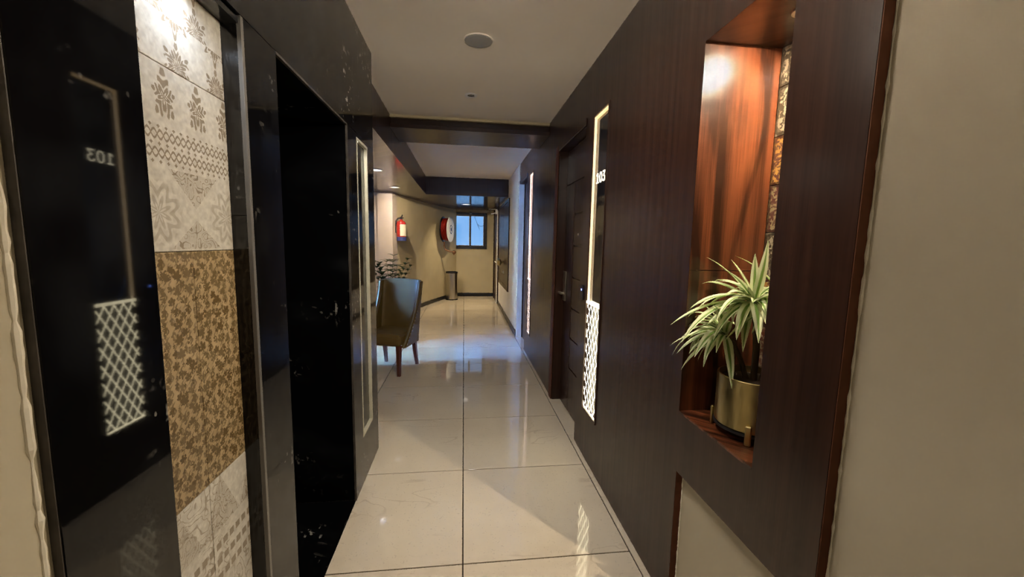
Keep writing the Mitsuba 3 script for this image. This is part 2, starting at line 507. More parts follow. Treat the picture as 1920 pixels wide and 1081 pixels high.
# niche lining: five boards
t = .006
nb = struct('plant_niche', box(XR + .0006, NX, NICHE[1], NICHE[1] + t, NICHE[2] - t, -.060), 'mat_wood')
put('side_board', box(XR + .0006, NX, NICHE[1], NICHE[1] + t, -.0585, NICHE[3] + t), 'mat_wood', nb)
put('side_board', box(XR + .001, NX, NICHE[0] - t, NICHE[0], NICHE[2] - t, NICHE[3] + t), 'mat_wood', nb)
put('top_board', box(XR + .001, NX, NICHE[0], NICHE[1], NICHE[3], NICHE[3] + t), 'mat_dark_wood', nb)
put('ledge', box(XR - .0008, NX, NICHE[0], NICHE[1], NICHE[2] - t, NICHE[2], .0008), 'mat_wood', nb)
z0 = NICHE[2]
while z0 < NICHE[3] - .001:
    z1 = min(z0 + .118, NICHE[3])
    for ya, yb in ((NICHE[0], .808), (.808, NICHE[1])):
        put('mosaic_tile', box(NX, NX + .008, ya + .0006, yb - .0006, z0 + .0006, z1 - .0006, .001), 'mat_mosaic', nb)
    z0 = z1
# niche downlight
dl = thing('niche_downlight', 'small bright downlight in the top of the wooden plant niche', 'ceiling light')
put('lens', disc_down(.690, .792, NICHE[3] - .0022, .014), 'mat_lamp', dl, emitter=emit(*(I_NICHE * 10)))
spot('niche_downlight_light', .690, .792, NICHE[3] - .004, (.15, 1.15, -1), I_NICHE, 86, 42)
put('trim_ring', ring(.690, .792, NICHE[3] - .004, NICHE[3], .0145, .022), 'mat_silver', dl)

# far white wall with a wooden shaft cupboard, and the dark end with the third door
WX = .565
ww = struct('wall_far_right', box(WX, WX + .05, 4.10, 6.42, -1.0, ZC + .02), 'mat_white_paint')
put('end_trim', box(WX - .004, WX + .05, 4.098, 4.14, -1.0, ZC), 'mat_white_paint', ww)
struct('trim_1', box(WX - .012, WX, 4.14, 6.42, -1.0, -.945), 'mat_black')
we = struct('wall_end', slab_x(sbox(6.42, -1.0, 7.45, ZC).difference(sbox(7.14, -1.0, 7.36, .50)), WX - .02, WX + .03), 'mat_dark_wood')


# doors
def door(name, y0, y1, z1, xleaf, marks):
    d = struct(name, box(xleaf, xleaf + .03, y0, y1, -1.0, z1), 'mat_dark_wood')
    j = box(XR + .0015, xleaf, y1, y1 + .012, -1.0, z1 + .012)
    put('jamb', j, 'mat_dark_wood', d)
    put('jamb', box(XR + .0015, xleaf, y0 - .012, y0, -1.0, z1 + .012), 'mat_dark_wood', d)
    put('head', box(XR + .0015, xleaf, y0, y1, z1, z1 + .012), 'mat_dark_wood', d)
    put('casing', box(XR - .007, XR - .0005, y1, y1 + .07, -1.0, z1 + .035, .003), 'mat_raw_wood', d, label='reddish brown door casing')
    put('casing', box(XR - .007, XR - .0005, y0 - .018, y1, z1, z1 + .035, .003), 'mat_dark_wood', d)
    if marks:
        ym = y0 + .335
        t = .007
        put('leaf_panel', box(xleaf - t, xleaf - .0004, y0 + .002, y1 - .002, .355, z1 - .003, .0012), 'mat_dark_wood', d)
        put('leaf_panel', box(xleaf - t, xleaf - .0004, ym + .018, y1 - .002, -.995, .349, .0012), 'mat_dark_wood', d)
        put('leaf_panel', box(xleaf - t, xleaf - .0004, ym + .003, ym + .014, -.995, .349, .0012), 'mat_dark_wood', d)
        zs = [.349, .170, -.010, -.190, -.370, -.550, -.730, -.995]
        for a, b in zip(zs[:-1], zs[1:]):
            put('leaf_panel', box(xleaf - t, xleaf - .0004, y0 + .002, ym - .002, b + .004, a - .004, .0012), 'mat_dark_wood', d)
    return d


d1 = door('door_1', D1[0], D1[1], D1[3], .631, True)
h = put('handle', box(.612, .6235, 2.335, 2.385, -.345, -.165, .002), 'mat_silver', d1, label='brushed silver lock plate with lever')
put('lever', cat(tube([(.618, 2.362, -.300), (.596, 2.362, -.300)], .008, 12), tube([(.598, 2.362, -.300), (.596, 2.40, -.302), (.600, 2.445, -.306)], [.009, .008, .006], 12)), 'mat_silver', h)
put('cylinder', lathe([(0, -.003), (.011, -.003), (.011, .003), (0, .003)], 16).apply_transform(trimesh.transformations.rotation_matrix(math.pi / 2, (0, 1, 0))).apply_translation((.616, 2.362, -.205)), 'mat_black', h)
put('peephole', sphere((.6235, 2.13, .053), .007, 2, (.5, 1, 1)), 'mat_silver', d1, label='small metal peephole')
d2 = door('door_2', D2[0], D2[1], D2[3], .628, False)
for a, b in ((-.98, -.40), (-.39, .05), (.06, .58)):
    put('leaf_panel', box(.624, .6276, D2[0] + .02, D2[1] - .02, a, b, .0012), 'mat_dark_wood', d2)
d3 = struct('door_3', box(WX + .004, WX + .03, 7.14, 7.36, -1.0, .50), 'mat_black')
put('frame', box(WX - .03, WX - .018, 6.44, 6.52, -1.0, .52, .002), 'mat_white_paint', d3, label='pale door frame strip')
put('frame', box(WX - .032, WX - .0205, 7.09, 7.14, -1.0, .52, .002), 'mat_dark_wood', d3)
cl = put('door_closer', box(WX - .060, WX - .0305, 6.43, 6.51, .46, .54, .006), 'mat_white_plastic', d3, label='pale door closer with folding arm')
put('arm', cat(tube([(WX - .06, 6.45, .535), (WX - .17, 6.50, .540)], .008, 8), tube([(WX - .06, 6.47, .480), (WX - .13, 6.50, .460)], .007, 8)), 'mat_white_plastic', cl)

# card switch by door 103
cs = thing('card_switch', 'small dark switch plate with a blue light beside the first door', 'switch')
put('plate', box(XR - .0065, XR - .0002, 1.812, 1.852, -.262, -.192, .0015), 'mat_black', cs)
put('indicator', sphere((XR - .0068, 1.832, -.215), .005, 2, (.5, 1, 1)), 'mat_lamp', cs, emitter=emit(.3, .7, 3.0), label='blue glowing light')


# lit room number signs
def face(mesh2d, x, y, z):
    """Lettering (reads +x, faces +z) set on a wall whose face looks to -x."""
    m = mesh2d.copy()
    v = m.vertices
    m.vertices = np.column_stack([x - v[:, 2], y - v[:, 0], z + v[:, 1]])
    return m


def number_sign(rect, x, lip, split, text, label, strip_l, lat_l, full=True):
    y0, y1, z0, z1 = rect
    s = thing('room_number_sign', label, 'sign', None)
    b = .010
    put('frame', slab_x(sbox(y0, z0, y1, z1).difference(sbox(y0 + b, z0 + b, y1 - b, z1 - b)), x - lip, x + .024), 'mat_dark_wood', s)
    put('mirror', box(x + .012, x + .016, y0 + b, y1 - b, split, z1 - b), 'mat_mirror', s, label='dark glass panel')
    put('lower_panel', box(x + .014, x + .018, y0 + b, y1 - b, z0 + b, split), 'mat_black', s)
    put('light_strip', cat(box(x + .001, x + .011, y1 - b - .007, y1 - b - .001, split, z1 - b - .001), box(x + .001, x + .011, y0 + b + .001, y1 - b - .009, z1 - b - .010, z1 - b - .001)), 'mat_lamp', s,
        emitter=emit(*strip_l), label='warm glowing light strip')
    put('divider', box(x - .003, x + .010, y0 + b, y1 - b, split - .005, split + .005), 'mat_lamp', s, emitter=emit(*(lat_l * .7)), label='glowing crossbar')
    yw0, yw1, zw0, zw1 = y0 + b, y1 - b, z0 + b, split - .005
    w, hh = .0420, .0700
    segs = []
    n0 = int((yw1 - yw0) / w) + int((zw1 - zw0) / hh) + 4
    for k in range(-n0, n0):
        segs.append(LineString([(yw0 + k * w, zw0), (yw0 + k * w + (zw1 - zw0) / hh * w, zw1)]))
        segs.append(LineString([(yw0 + k * w, zw1), (yw0 + k * w + (zw1 - zw0) / hh * w, zw0)]))
    lat = unary_union([g.buffer(.0021, cap_style=2) for g in segs]).intersection(sbox(yw0, zw0, yw1, zw1)).union(sbox(yw0, zw0, yw1, zw0 + .006))
    put('lattice', slab_x(lat, x + .0030, x + .0038), 'mat_lamp', s, emitter=emit(*lat_l), label='glowing white diamond lattice')
    if text:
        tm = meshkit.text_mesh(text, .044, .0010, bold=False)
        cx = tm.bounds[:, 0].mean()
        put('digits', face(tm, x + .0110, (y0 + y1) / 2 + cx + .008, .268), 'mat_lamp', s, emitter=emit(*L_DIGIT), label='glowing digits 103')
    return s


number_sign(PAN1, XR, .004, -.264, '103', 'tall lit number panel reading 103 with a diamond lattice', L_STRIP, L_LATTICE)
number_sign(PAN2, XR, .004, -.310, '', 'pinkish lit number panel beyond door 103, beside the second door', np.array([1.0, .62, .42]) * .9, np.array([1.0, .72, .60]) * .9)
number_sign((6.62, 7.02, -.90, .44), WX - .02, .004, -.330, '', 'farthest lit number panel, near the window end of the corridor', np.array([1.0, .74, .45]) * .5, np.array([1.0, .88, .66]) * .6)

# shaft cupboard on the white wall
sc = thing('shaft_cupboard', 'dark wooden cupboard doors with brass knobs set on the white wall', 'cupboard')
put('frame', slab_x(sbox(4.95, -.62, 6.30, .555).difference(sbox(5.0, -.57, 6.25, .52)), WX - .014, WX - .0005), 'mat_dark_wood', sc)
for k, (a, b) in enumerate(((5.003, 5.622), (5.628, 6.247))):
    dd = put('door', box(WX - .011, WX - .0005, a, b, -.567, .517, .002), 'mat_dark_wood', sc)
    ky = 5.54 if k == 0 else 5.71
    put('knob', lathe([(0, 0), (.010, 0), (.014, .030), (.044, .040), (.052, .055), (.038, .072), (0, .078)], 20).apply_transform(trimesh.transformations.rotation_matrix(-math.pi / 2, (0, 1, 0))).apply_translation((WX - .011, ky, -.275)), 'mat_brass', dd, label='brass knob')
    put('keyhole', box(WX - .014, WX - .0109, ky - .012, ky + .012, -.43, -.37, .001), 'mat_silver', dd, label='silver keyhole plate')

# ---------------------------------------------------------------- left wall: beige plaster, granite slabs, tile niche, lift opening
wl = struct('wall_left', box(XLW - .05, XLW, YB, .4235, -1.0, ZC + .02), 'mat_beige')
put('paint_bead', bead((XLW, .416, -.99), (XLW, .416, ZC), .0016, 170, .0030), 'mat_bead', wl, label='ragged white paint bead')
XT = -.440
# first slab, turned a hair towards the far end of the corridor
s1 = box(XLW + .0005, XL, .4250, .5760, -1.0, .375, .0006)
s1 = rot_z(s1, -.8, (XL, .576, 0))
g1 = put('granite_slab', s1, 'mat_granite', wl, label='polished black granite slab')
put('cut_edge', rot_z(box(XLW - .002, XL - .0012, .4236, .4254, -1.0, .375), -.8, (XL, .576, 0)), 'mat_cut_granite', g1)
put('backing', box(XT - .02, XLW - .001, .4236, .576, -1.0, .375), 'mat_granite', wl)
# tile niche: tiles in courses on the recessed back
tn = put('tile_niche', box(XT - .02, XT - .0085, .560, .822, -1.0, .40), 'mat_grout', wl, label='recess faced with patterned tiles')
courses = [(TZ0, .392, 'mat_tile', (.56, .822)), (TZ1, TZ0, 'mat_tile', (.56, .822)), (TZ2, TZ1, 'mat_brown_tile', (.56, .705, .822)), (TZ3, TZ2, 'mat_tile', (.56, .705, .822)), (-1.0, TZ3, 'mat_tile', (.56, .822))]
for a, b, m, cuts in courses:
    for c, d in zip(cuts[:-1], cuts[1:]):
        put('tile', box(XT - .008, XT, c + .0005, d - .0005, a + .0005, b - .0005, .0008), m, tn)
put('side_lining', box(XT - .008, XL - .0065, .822, .829, -1.0, .0415), 'mat_granite', tn, label='polished black side of the recess')
put('side_lining', box(XT - .008, XL - .0065, .822, .829, .0425, .392), 'mat_granite', tn, label='polished black side of the recess')
put('top_lining', box(XT - .02, XL - .004, .556, .829, .385, .395), 'mat_granite', tn)
tl = thing('tile_downlight', 'bright downlight at the top of the patterned tile recess', 'ceiling light')
put('lens', disc_down(-.421, .690, .383, .0125), 'mat_lamp', tl, emitter=emit(*(I_TILE * 16)))
spot('tile_downlight_light', -.421, .690, .380, (-.425, .695, -1), I_TILE, 80, 20)
put('trim_ring', ring(-.421, .690, .3815, .385, .0128, .017), 'mat_silver', tl)
# granite piers, lintel and the narrow lit niche
PN = (1.600, 1.768, -.805, .385)
OPEN = (.957, 1.482, .394)
p1 = box(XL - .006, XL, .8225, OPEN[0], -1.0, .3995, .0005)
put('granite_slab', p1, 'mat_granite', wl, label='polished black granite pier before the lift opening')
put('edge_strip', box(XL - .0075, XL + .0006, .8200, .8290, -1.0, .3995, .0006), 'mat_edge', wl, label='grey worn polished slab edge')
p2 = sbox(OPEN[1], -1.0, 1.880, .3995).difference(hole(PN))
put('granite_slab', slab_x(p2, XL - .006, XL), 'mat_granite', wl, label='polished black granite pier after the lift opening')
put('granite_slab', box(XL - .006, XL, .425, 1.880, .4005, ZC, .0005), 'mat_granite', wl, label='polished dark granite lintel above the lift opening')
put('edge_strip', slab_x(sbox(PN[0], PN[2], PN[1], PN[3]).difference(sbox(PN[0] + .010, PN[2] + .010, PN[1] - .010, PN[3] - .010)), XL - .011, XL + .0012), 'mat_pale_edge', wl, label='pale bevelled edge of the narrow niche')
put('niche_back', box(XL - .018, XL - .0112, PN[0] - .01, PN[1] + .01, PN[2] - .01, PN[3] + .01), 'mat_granite', wl)
pl = thing('pier_downlight', 'small bright spot light at the top of the narrow granite niche', 'ceiling light')
put('lens', disc_down(XL - .0045, 1.625, PN[3] - .0125, .0055), 'mat_lamp', pl, emitter=emit(*(I_PIER * 20)))
spot('pier_downlight_light', XL - .0045, 1.625, PN[3] - .015, (XL - .006, 1.66, -1), I_PIER, 85, 45)
put('trim_ring', ring(XL - .0045, 1.625, PN[3] - .0135, PN[3] - .0100, .0057, .0066), 'mat_silver', pl)
# end face of the block, and the lift recess
put('granite_slab', box(-.86, XL - .0005, 1.872, 1.879, -1.0, ZC), 'mat_granite', wl, label='granite end of the lift block')
lr = put('lift_recess', box(-.86, XL - .0065, OPEN[1] + .0005, OPEN[1] + .008, -.9985, .40), 'mat_granite', wl, label='black granite lined lift opening')
put('near_jamb', box(-.86, XL - .0065, OPEN[0] - .008, OPEN[0] - .0005, -1.0, .40), 'mat_granite', lr)
put('head', box(-.86, XL - .0065, OPEN[0], OPEN[1], .394, .40), 'mat_granite', lr)
put('threshold', box(-.86, XL - .002, OPEN[0], OPEN[1], -1.02, -.999), 'mat_granite', lr)
for a, b in ((OPEN[0], 1.2185), (1.2205, OPEN[1])):
    put('lift_door', box(-.86, -.845, a + .001, b - .001, -.998, .393, .002), 'mat_black', lr)
put('frame_line', box(XL - .0062, XL + .0008, OPEN[1] - .002, OPEN[1] + .002, -1.0, .394), 'mat_cut_granite', lr)
put('frame_line', box(XL - .0062, XL + .0008, OPEN[0], OPEN[1], .394, .3995), 'mat_cut_granite', lr)

# ---------------------------------------------------------------- lobby and far walls
wlb = struct('wall_lobby', slab_z(Polygon([(XW, 5.10), (-1.05, 5.10), (-1.05, 5.05), (-.872, 5.05), (-.845, 5.22), (-.95, 5.24), (-.95, 5.35), (XW, 5.35)]), -1.0, ZC), 'mat_pink')
curve = [(-.860, 5.23), (-.80, 5.48), (-.70, 5.86), (-.60, 6.20), (-.49, 6.54), (-.37, 6.87), (-.25, 7.14), (-.14, 7.36)]
outer = [(x - .14, y + .02) for x, y in curve[::-1]]
struct('wall_diagonal', slab_z(Polygon(curve + [(-.14, YF + .1)] + outer), -1.0, ZC), 'mat_yellow')
inner = [(x + .010, y - .004) for x, y in curve]
struct('baseboard_diagonal', slab_z(Polygon(curve[::-1] + inner), -1.0, -.940), 'mat_black')
WIN = (-.205, .420, -.122, .535)
fw = struct('wall_far', cat(box(-.45, WIN[0], YF, YF + .08, -1.0, ZC), box(WIN[1], .65, YF, YF + .08, -1.0, ZC), box(WIN[0], WIN[1], YF, YF + .08, -1.0, WIN[2]), box(WIN[0], WIN[1], YF, YF + .08, WIN[3], ZC)), 'mat_yellow')
struct('baseboard_far', box(-.145, WX - .02, YF - .010, YF, -1.0, -.940), 'mat_black')
struct('wall_block_back', box(-.88, -.86, 1.88, 3.20, -1.0, ZC), 'mat_pink')
LW = (2.90, 3.60, -.10, .50)
struct('wall_outer', slab_x(sbox(1.2, -1.0, 5.3, ZC).difference(hole(LW)), XW - .06, XW), 'mat_pink')
struct('wall_lobby_near', box(XW, -.84, 1.80, 1.872, -1.0, ZC), 'mat_pink')
struct('wall_lobby_pillar', box(-1.62, -1.34, 3.72, 4.90, -1.0, ZC), 'mat_pink')
w2 = struct('window_2', slab_x(hole(LW).difference(sbox(LW[0] + .03, LW[2] + .03, LW[1] - .03, LW[3] - .03)), XW - .055, XW - .005), 'mat_black')
put('pane', slab_x(sbox(LW[0] + .03, LW[2] + .03, LW[1] - .03, LW[3] - .03), XW - .04, XW - .03), 'mat_pane', w2, emitter=emit(*L_LOBBY_WINDOW))
# far window
w1 = struct('window_1', cat(box(WIN[0], WIN[0] + .060, YF - .02, YF + .06, WIN[2], WIN[3], .003), box(WIN[1] - .060, WIN[1], YF - .02, YF + .06, WIN[2], WIN[3], .003),
                            box(WIN[0] + .06, WIN[1] - .06, YF - .02, YF + .06, WIN[2], WIN[2] + .060, .003), box(WIN[0] + .06, WIN[1] - .06, YF - .02, YF + .06, WIN[3] - .055, WIN[3], .003),
                            box(.1015, .1235, YF - .022, YF + .06, WIN[2] + .06, WIN[3] - .055, .003)), 'mat_black')
for a, b in ((WIN[0] + .06, .1015), (.1235, WIN[1] - .06)):
    z0, z1 = WIN[2] + .06, WIN[3] - .055
    e = .007
    sash = slab_z(Polygon([(0, 0), (1, 0), (1, 1)]), 0, 1)
    fr = cat(box(a, a + e, YF + .010, YF + .03, z0, z1), box(b - e, b, YF + .010, YF + .03, z0, z1), box(a + e, b - e, YF + .010, YF + .03, z0, z0 + e), box(a + e, b - e, YF + .010, YF + .03, z1 - e, z1))
    sa = put('sash_bead', fr, 'mat_white_plastic', w1, label='pale glazing bead')
    put('pane', box(a + e, b - e, YF + .020, YF + .026, z0 + e, z1 - e), 'mat_pane', w1, emitter=emit(*L_WINDOW), label='frosted pane glowing blue with daylight')
put('loose_wire', cat(tube([(.19, YF + .012, .470), (.225, YF + .010, .38), (.262, YF + .010, .285), (.29, YF + .010, .23)], .003, 6), tube([(.235, YF + .010, .325), (.252, YF + .004, .335), (.275, YF + .006, .300), (.32, YF - .01, .295), (.372, YF - .024, .315)], .0035, 6)), 'mat_black', w1, label='thin dark loose wire')
sn = thing('sensor', 'small pale sensor mounted above the far window', 'sensor')
put('body', sphere((.12, YF - .035, .530), .022, 2, (1.3, 1, .9)), 'mat_grey_mesh', sn)
put('bracket', box(.105, .135, YF - .03, YF, .545, .557, .002), 'mat_grey_mesh', sn)

# ---------------------------------------------------------------- ceilings and beams
BX = -.478
cf = [sbox(XL - .03, YB, XRW + .03, 1.88), sbox(BX - .02, 1.88, XRW + .03, 5.14)]
ce = struct('ceiling', slab_z(unary_union(cf + [sbox(-.95, YB, XL, .42)]), ZC, ZC + .03), 'mat_ceiling')
struct('ceiling_beam', box(BX, XR - .0005, 2.735, 3.10, .724, .7895, .003), 'mat_dark_wood')
struct('ceiling_cornice', box(BX, XR - .0005, 2.715, 2.745, .790, ZC, .001), 'mat_yellow')
struct('ceiling_lip', box(BX, XR - .0005, 2.705, 2.737, .722, .748, .002), 'mat_dark_wood')
struct('ceiling_fascia', box(BX - .03, WX - .001, 5.14, 5.19, ZS, ZC, .002), 'mat_dark_wood')
so = struct('ceiling_soffit', slab_z(Polygon([(BX, 1.88), (BX, 5.165), (WX, 5.165), (WX, YF + .02), (-.5, YF + .02), (-1.0, 5.4), (XW, 5.4), (XW, 1.83), (-.7, 1.83)]), ZS, ZS + .012), 'mat_soffit')
put('side_fascia', box(BX - .012, BX, 1.882, 5.14, ZS + .0125, ZC), 'mat_dark_wood', so)


def downlight(x, y, z, r, L, label, lens, aim, cut):
    k = thing('ceiling_downlight', label, 'ceiling light')
    spot(k + '_light', x, y, z - .003, aim, L, cut, cut * .45)
    put('lens', disc_down(x, y, z - .0015, r), 'mat_lamp', k, emitter=emit(*(np.array([1, .93, .85]) * lens)))
    put('trim_ring', ring(x, y, z - .004, z, r * 1.02, r * 1.35), 'mat_silver', k)


downlight(-.735, 3.50, ZS, .040, I_SOFFIT, 'lit round downlight in the brown soffit, the nearer one', .9, (-.62, 4.7, -.6), 58)
downlight(-.760, 4.56, ZS, .040, I_SOFFIT, 'lit round downlight in the brown soffit, in front of the pink pillar', .9, (-.15, 7.0, -.65), 50)
downlight(.030, 6.30, ZS, .055, I_FAR, 'lit round downlight in the glossy soffit before the far window', .9, (-.05, 6.75, -1), 55)
# speaker and spotlight in the near ceiling
sp = thing('ceiling_speaker', 'round grey speaker grille flush in the near ceiling', 'speaker')
put('grille', lathe([(0, ZC - .006), (.050, ZC - .005), (.056, ZC - .002), (.056, ZC), (0, ZC)], 40, .053, 1.695), 'mat_grey_mesh', sp)
put('rim', ring(.053, 1.695, ZC - .004, ZC, .0565, .061, 40), 'mat_ceiling', sp)
sl = thing('ceiling_spotlight', 'small unlit round spotlight in the ceiling before the beam', 'ceiling light')
put('trim_ring', ring(.033, 2.293, ZC - .005, ZC, .020, .034), 'mat_white_plastic', sl)
put('bulb', lathe([(0, ZC - .004), (.019, ZC - .002), (.0195, ZC), (0, ZC)], 24, .033, 2.293), 'mat_black', sl)

# landing behind the camera: end wall, side, lamps
struct('wall_landing', box(-1.0, .9, YB - .06, YB, -1.0, ZC), 'mat_beige')
ls = thing('landing_spotlight', 'adjustable ceiling spotlight of the landing, turned down the corridor', 'ceiling light')
put('lens', disc_down(.10, .98, ZC - .006, .030), 'mat_lamp', ls, emitter=emit(6, 5.5, 4.8))
put('trim_ring', ring(.10, .98, ZC - .007, ZC, .031, .042), 'mat_white_plastic', ls)
spot('landing_spotlight_light', .10, .98, ZC - .010, (.08, 2.0, -1), I_LANDING, 66, 18)
gl = thing('globe_pendant', 'opal glass globe hanging above the viewpoint', 'pendant lamp')
put('globe', sphere((.08, .72, .470), .045, 3), 'mat_lamp', gl, smooth=True, emitter=emit(*L_GLOBE))
put('stem', lathe([(0, .514), (.006, .514), (.006, ZC - .012), (.03, ZC - .012), (.03, ZC), (0, ZC)], 16, .08, .72), 'mat_silver', gl)
lp = thing('landing_lamp', 'round ceiling lamp of the landing behind the viewpoint', 'ceiling light')
put('lens', disc_down(.06, .06, ZC - .012, .050, 32), 'mat_lamp', lp, emitter=emit(*L_LANDING))
put('body', lathe([(.052, ZC - .0125), (.064, ZC - .010), (.064, ZC), (.052, ZC), (.052, ZC - .0125)], 32, .06, .06), 'mat_white_plastic', lp)
lq = thing('landing_panel_lamp', 'square ceiling panel lamp of the landing', 'ceiling light')
put('lens', trimesh.Trimesh([(-.15, -1.5, ZC - .008), (.35, -1.5, ZC - .008), (.35, -1.0, ZC - .008), (-.15, -1.0, ZC - .008)], [(0, 2, 1), (0, 3, 2)]), 'mat_lamp', lq, emitter=emit(*L_ROOM))
put('frame', slab_z(sbox(-.17, -1.52, .37, -.98).difference(sbox(-.15, -1.5, .35, -1.0)), ZC - .010, ZC), 'mat_white_plastic', lq)


# ---------------------------------------------------------------- dining chair with a curved back (metres, facing -y)
def local(mesh, x, y, deg, z=-1.0):
    """Metres about the floor point (x, y) in eye-height units."""
    m = rot_z(mesh, deg)
    m.apply_translation((x * S, y * S, (z + 1) * S))
    return m


def grid_mesh(outer_, inner_):
    """Closed sheet between two (n, m, 3) grids."""
    n, m = outer_.shape[:2]
    v = np.vstack([outer_.reshape(-1, 3), inner_.reshape(-1, 3)])
    I = lambda i, j: i * m + j
    J = lambda i, j: n * m + i * m + j
    f = []
    for i in range(n - 1):
        for j in range(m - 1):
            f += [(I(i, j), I(i + 1, j), I(i + 1, j + 1)), (I(i, j), I(i + 1, j + 1), I(i, j + 1))]
            f += [(J(i, j), J(i + 1, j + 1), J(i + 1, j)), (J(i, j), J(i, j + 1), J(i + 1, j + 1))]
    for i in range(n - 1):
        for j, s in ((0, 1), (m - 1, -1)):
            q = [(I(i, j), J(i, j), J(i + 1, j)), (I(i, j), J(i + 1, j), I(i + 1, j))]
            f += [a[::s] for a in q]
    for j in range(m - 1):
        for i, s in ((0, -1), (n - 1, 1)):
            q = [(I(i, j), J(i, j), J(i, j + 1)), (I(i, j), J(i, j + 1), I(i, j + 1))]
            f += [a[::s] for a in q]
    t_ = trimesh.Trimesh(v, f, process=False)
    t_.fix_normals()
    return t_


def back_point(s, t):
    """Mid-surface of the wrapped back; s from -1 to 1 across, t from 0 (seat rail) to 1 (top)."""
    halfw = .222 + .012 * t
    wing = .30 * (1 - t) ** 2.2 + .035 * (1 - .2 * t)
    lean = .10 * t ** 1.4
    z = .30 + t * .665
    a = abs(s)
    y_back = .195 + lean
    k = min(a / .62, 1.0)
    if a < .62:
        th = (a / .62) * math.pi / 2
        x = halfw * math.sin(th) ** .75
        y = y_back - .055 * (1 - math.cos(th)) ** 1.3
    else:
        x = halfw
        y = y_back - .055 - wing * (a - .62) / .38
    return np.array([math.copysign(x, s), y, z - .02 * a * t])


def make_chair(x, y, deg, label):
    c = thing('dining_chair', label, 'chair', None)
    ns, nt = 41, 22
    mid = np.array([[back_point(s, t_) for s in np.linspace(-1, 1, ns)] for t_ in np.linspace(0, 1, nt)])
    du, dv = np.gradient(mid, axis=1), np.gradient(mid, axis=0)
    nn = np.cross(du, dv)
    nn /= np.maximum(np.linalg.norm(nn, axis=2, keepdims=True), 1e-9)
    th = .024
    m = grid_mesh(mid + nn * th, mid - nn * th)
    put('backrest', local(m, x, y, deg), 'mat_leather', c, smooth=50, metres=True)
    edge = [mid[k, 0] for k in range(0, nt)] + [mid[-1, k] for k in range(1, ns)] + [mid[k, -1] for k in range(nt - 2, -1, -1)]
    put('piping', local(tube(edge, .010, 8), x, y, deg), 'mat_piping', c, smooth=60, metres=True, label='piped leather edge')
    seat = box(-.205, .205, -.235, .19, .315, .435, .022)
    seat = seat.subdivide().subdivide()
    v = seat.vertices.copy()
    top = v[:, 2] > .42
    v[top, 2] += .022 * np.clip(1 - (v[top, 0] / .205) ** 2, 0, 1) * np.clip(1 - ((v[top, 1] + .03) / .22) ** 2, 0, 1)
    seat.vertices = v
    put('seat', local(seat, x, y, deg), 'mat_leather', c, smooth=40, metres=True)
    studs = []
    for sd in (0, -1):
        for k in range(0, 12):
            q = mid[k, sd] + np.array([0, -.004, 0])
            studs.append(sphere(q + np.array([math.copysign(.026, q[0]), .010, 0]), .006, 1))
    put('nail_heads', local(cat(*studs), x, y, deg), 'mat_brass', c, smooth=True, metres=True, label='row of nail heads', kind='stuff')
    for sx in (-1, 1):
        for front in (True, False):
            if front:
                pts, r = [(sx * .178, -.205, .32), (sx * .178, -.207, 0)], [.024, .017]
            else:
                pts, r = [(sx * .178, .175, .33), (sx * .182, .20, .16), (sx * .188, .235, 0)], [.025, .021, .016]
            q = np.array(pts)
            leg = tube(q, np.array(r) * 1.25, 4)
            put('leg', local(leg, x, y, deg), 'mat_chair_leg', c, metres=True, label='reddish brown wooden leg')
    return c


make_chair(-.552, 3.095, -16.5, 'olive brown leather chair with curved back standing at the corridor edge')
make_chair(-.960, 4.02, 62, 'olive leather chair half hidden behind the nearer chair')

# potted palm behind the chair
pp = thing('potted_palm', 'dark green potted palm behind the leather chair', 'plant')
px_, py_ = -.800, 4.50
put('pot', lathe([(0, 0), (.11, 0), (.15, .30), (.155, .32), (.14, .32), (.13, .27), (0, .27)], 28).apply_translation((px_ * S, py_ * S, 0)), 'mat_black', pp, smooth=40, metres=True)
put('soil', lathe([(0, .27), (.128, .27), (.128, .280), (0, .285)], 24).apply_translation((px_ * S, py_ * S, 0)), 'mat_soil', pp, metres=True)
rp = random.Random(8)


def strip_leaf(p0, direction, length, width, droop, n=10, twist=0.0, fold=.35, curl=0.0):
    """An arching strap leaf; returns the mesh and its uv."""
    d = np.array(direction, float); d /= np.linalg.norm(d)
    p = np.array(p0, float)
    pts = [p.copy()]
    for k in range(n):
        d = d + np.array([0, 0, -droop / n]) + curl / n * np.array([-d[1], d[0], 0])
        d /= np.linalg.norm(d)
        p = p + d * length / n
        pts.append(p.copy())
    pts = np.array(pts)
    tan = np.gradient(pts, axis=0); tan /= np.linalg.norm(tan, axis=1, keepdims=True)
    side = np.cross(tan, [0, 0, 1.0]) + 1e-6
    side /= np.linalg.norm(side, axis=1, keepdims=True)
    nor = np.cross(side, tan)
    t_ = np.linspace(0, 1, n + 1)
    w = width * 1.5 * np.minimum(1, .35 + t_ * 3.2) * np.clip(1 - t_ ** 3.0, .03, 1) * .5
    a = twist * t_
    s2 = side * np.cos(a)[:, None] + nor * np.sin(a)[:, None]
    n2 = -side * np.sin(a)[:, None] + nor * np.cos(a)[:, None]
    v, uv, f = [], [], []
    for k in range(n + 1):
        for j, u in enumerate((-1, -.5, 0, .5, 1)):
            v.append(pts[k] + s2[k] * w[k] * u + n2[k] * w[k] * abs(u) * fold)
            uv.append((.5 + .5 * u, t_[k]))
    for k in range(n):
        for j in range(4):
            a0, b0 = k * 5 + j, (k + 1) * 5 + j
            f += [(a0, a0 + 1, b0 + 1), (a0, b0 + 1, b0)]
    return trimesh.Trimesh(v, f, process=False), np.array(uv)


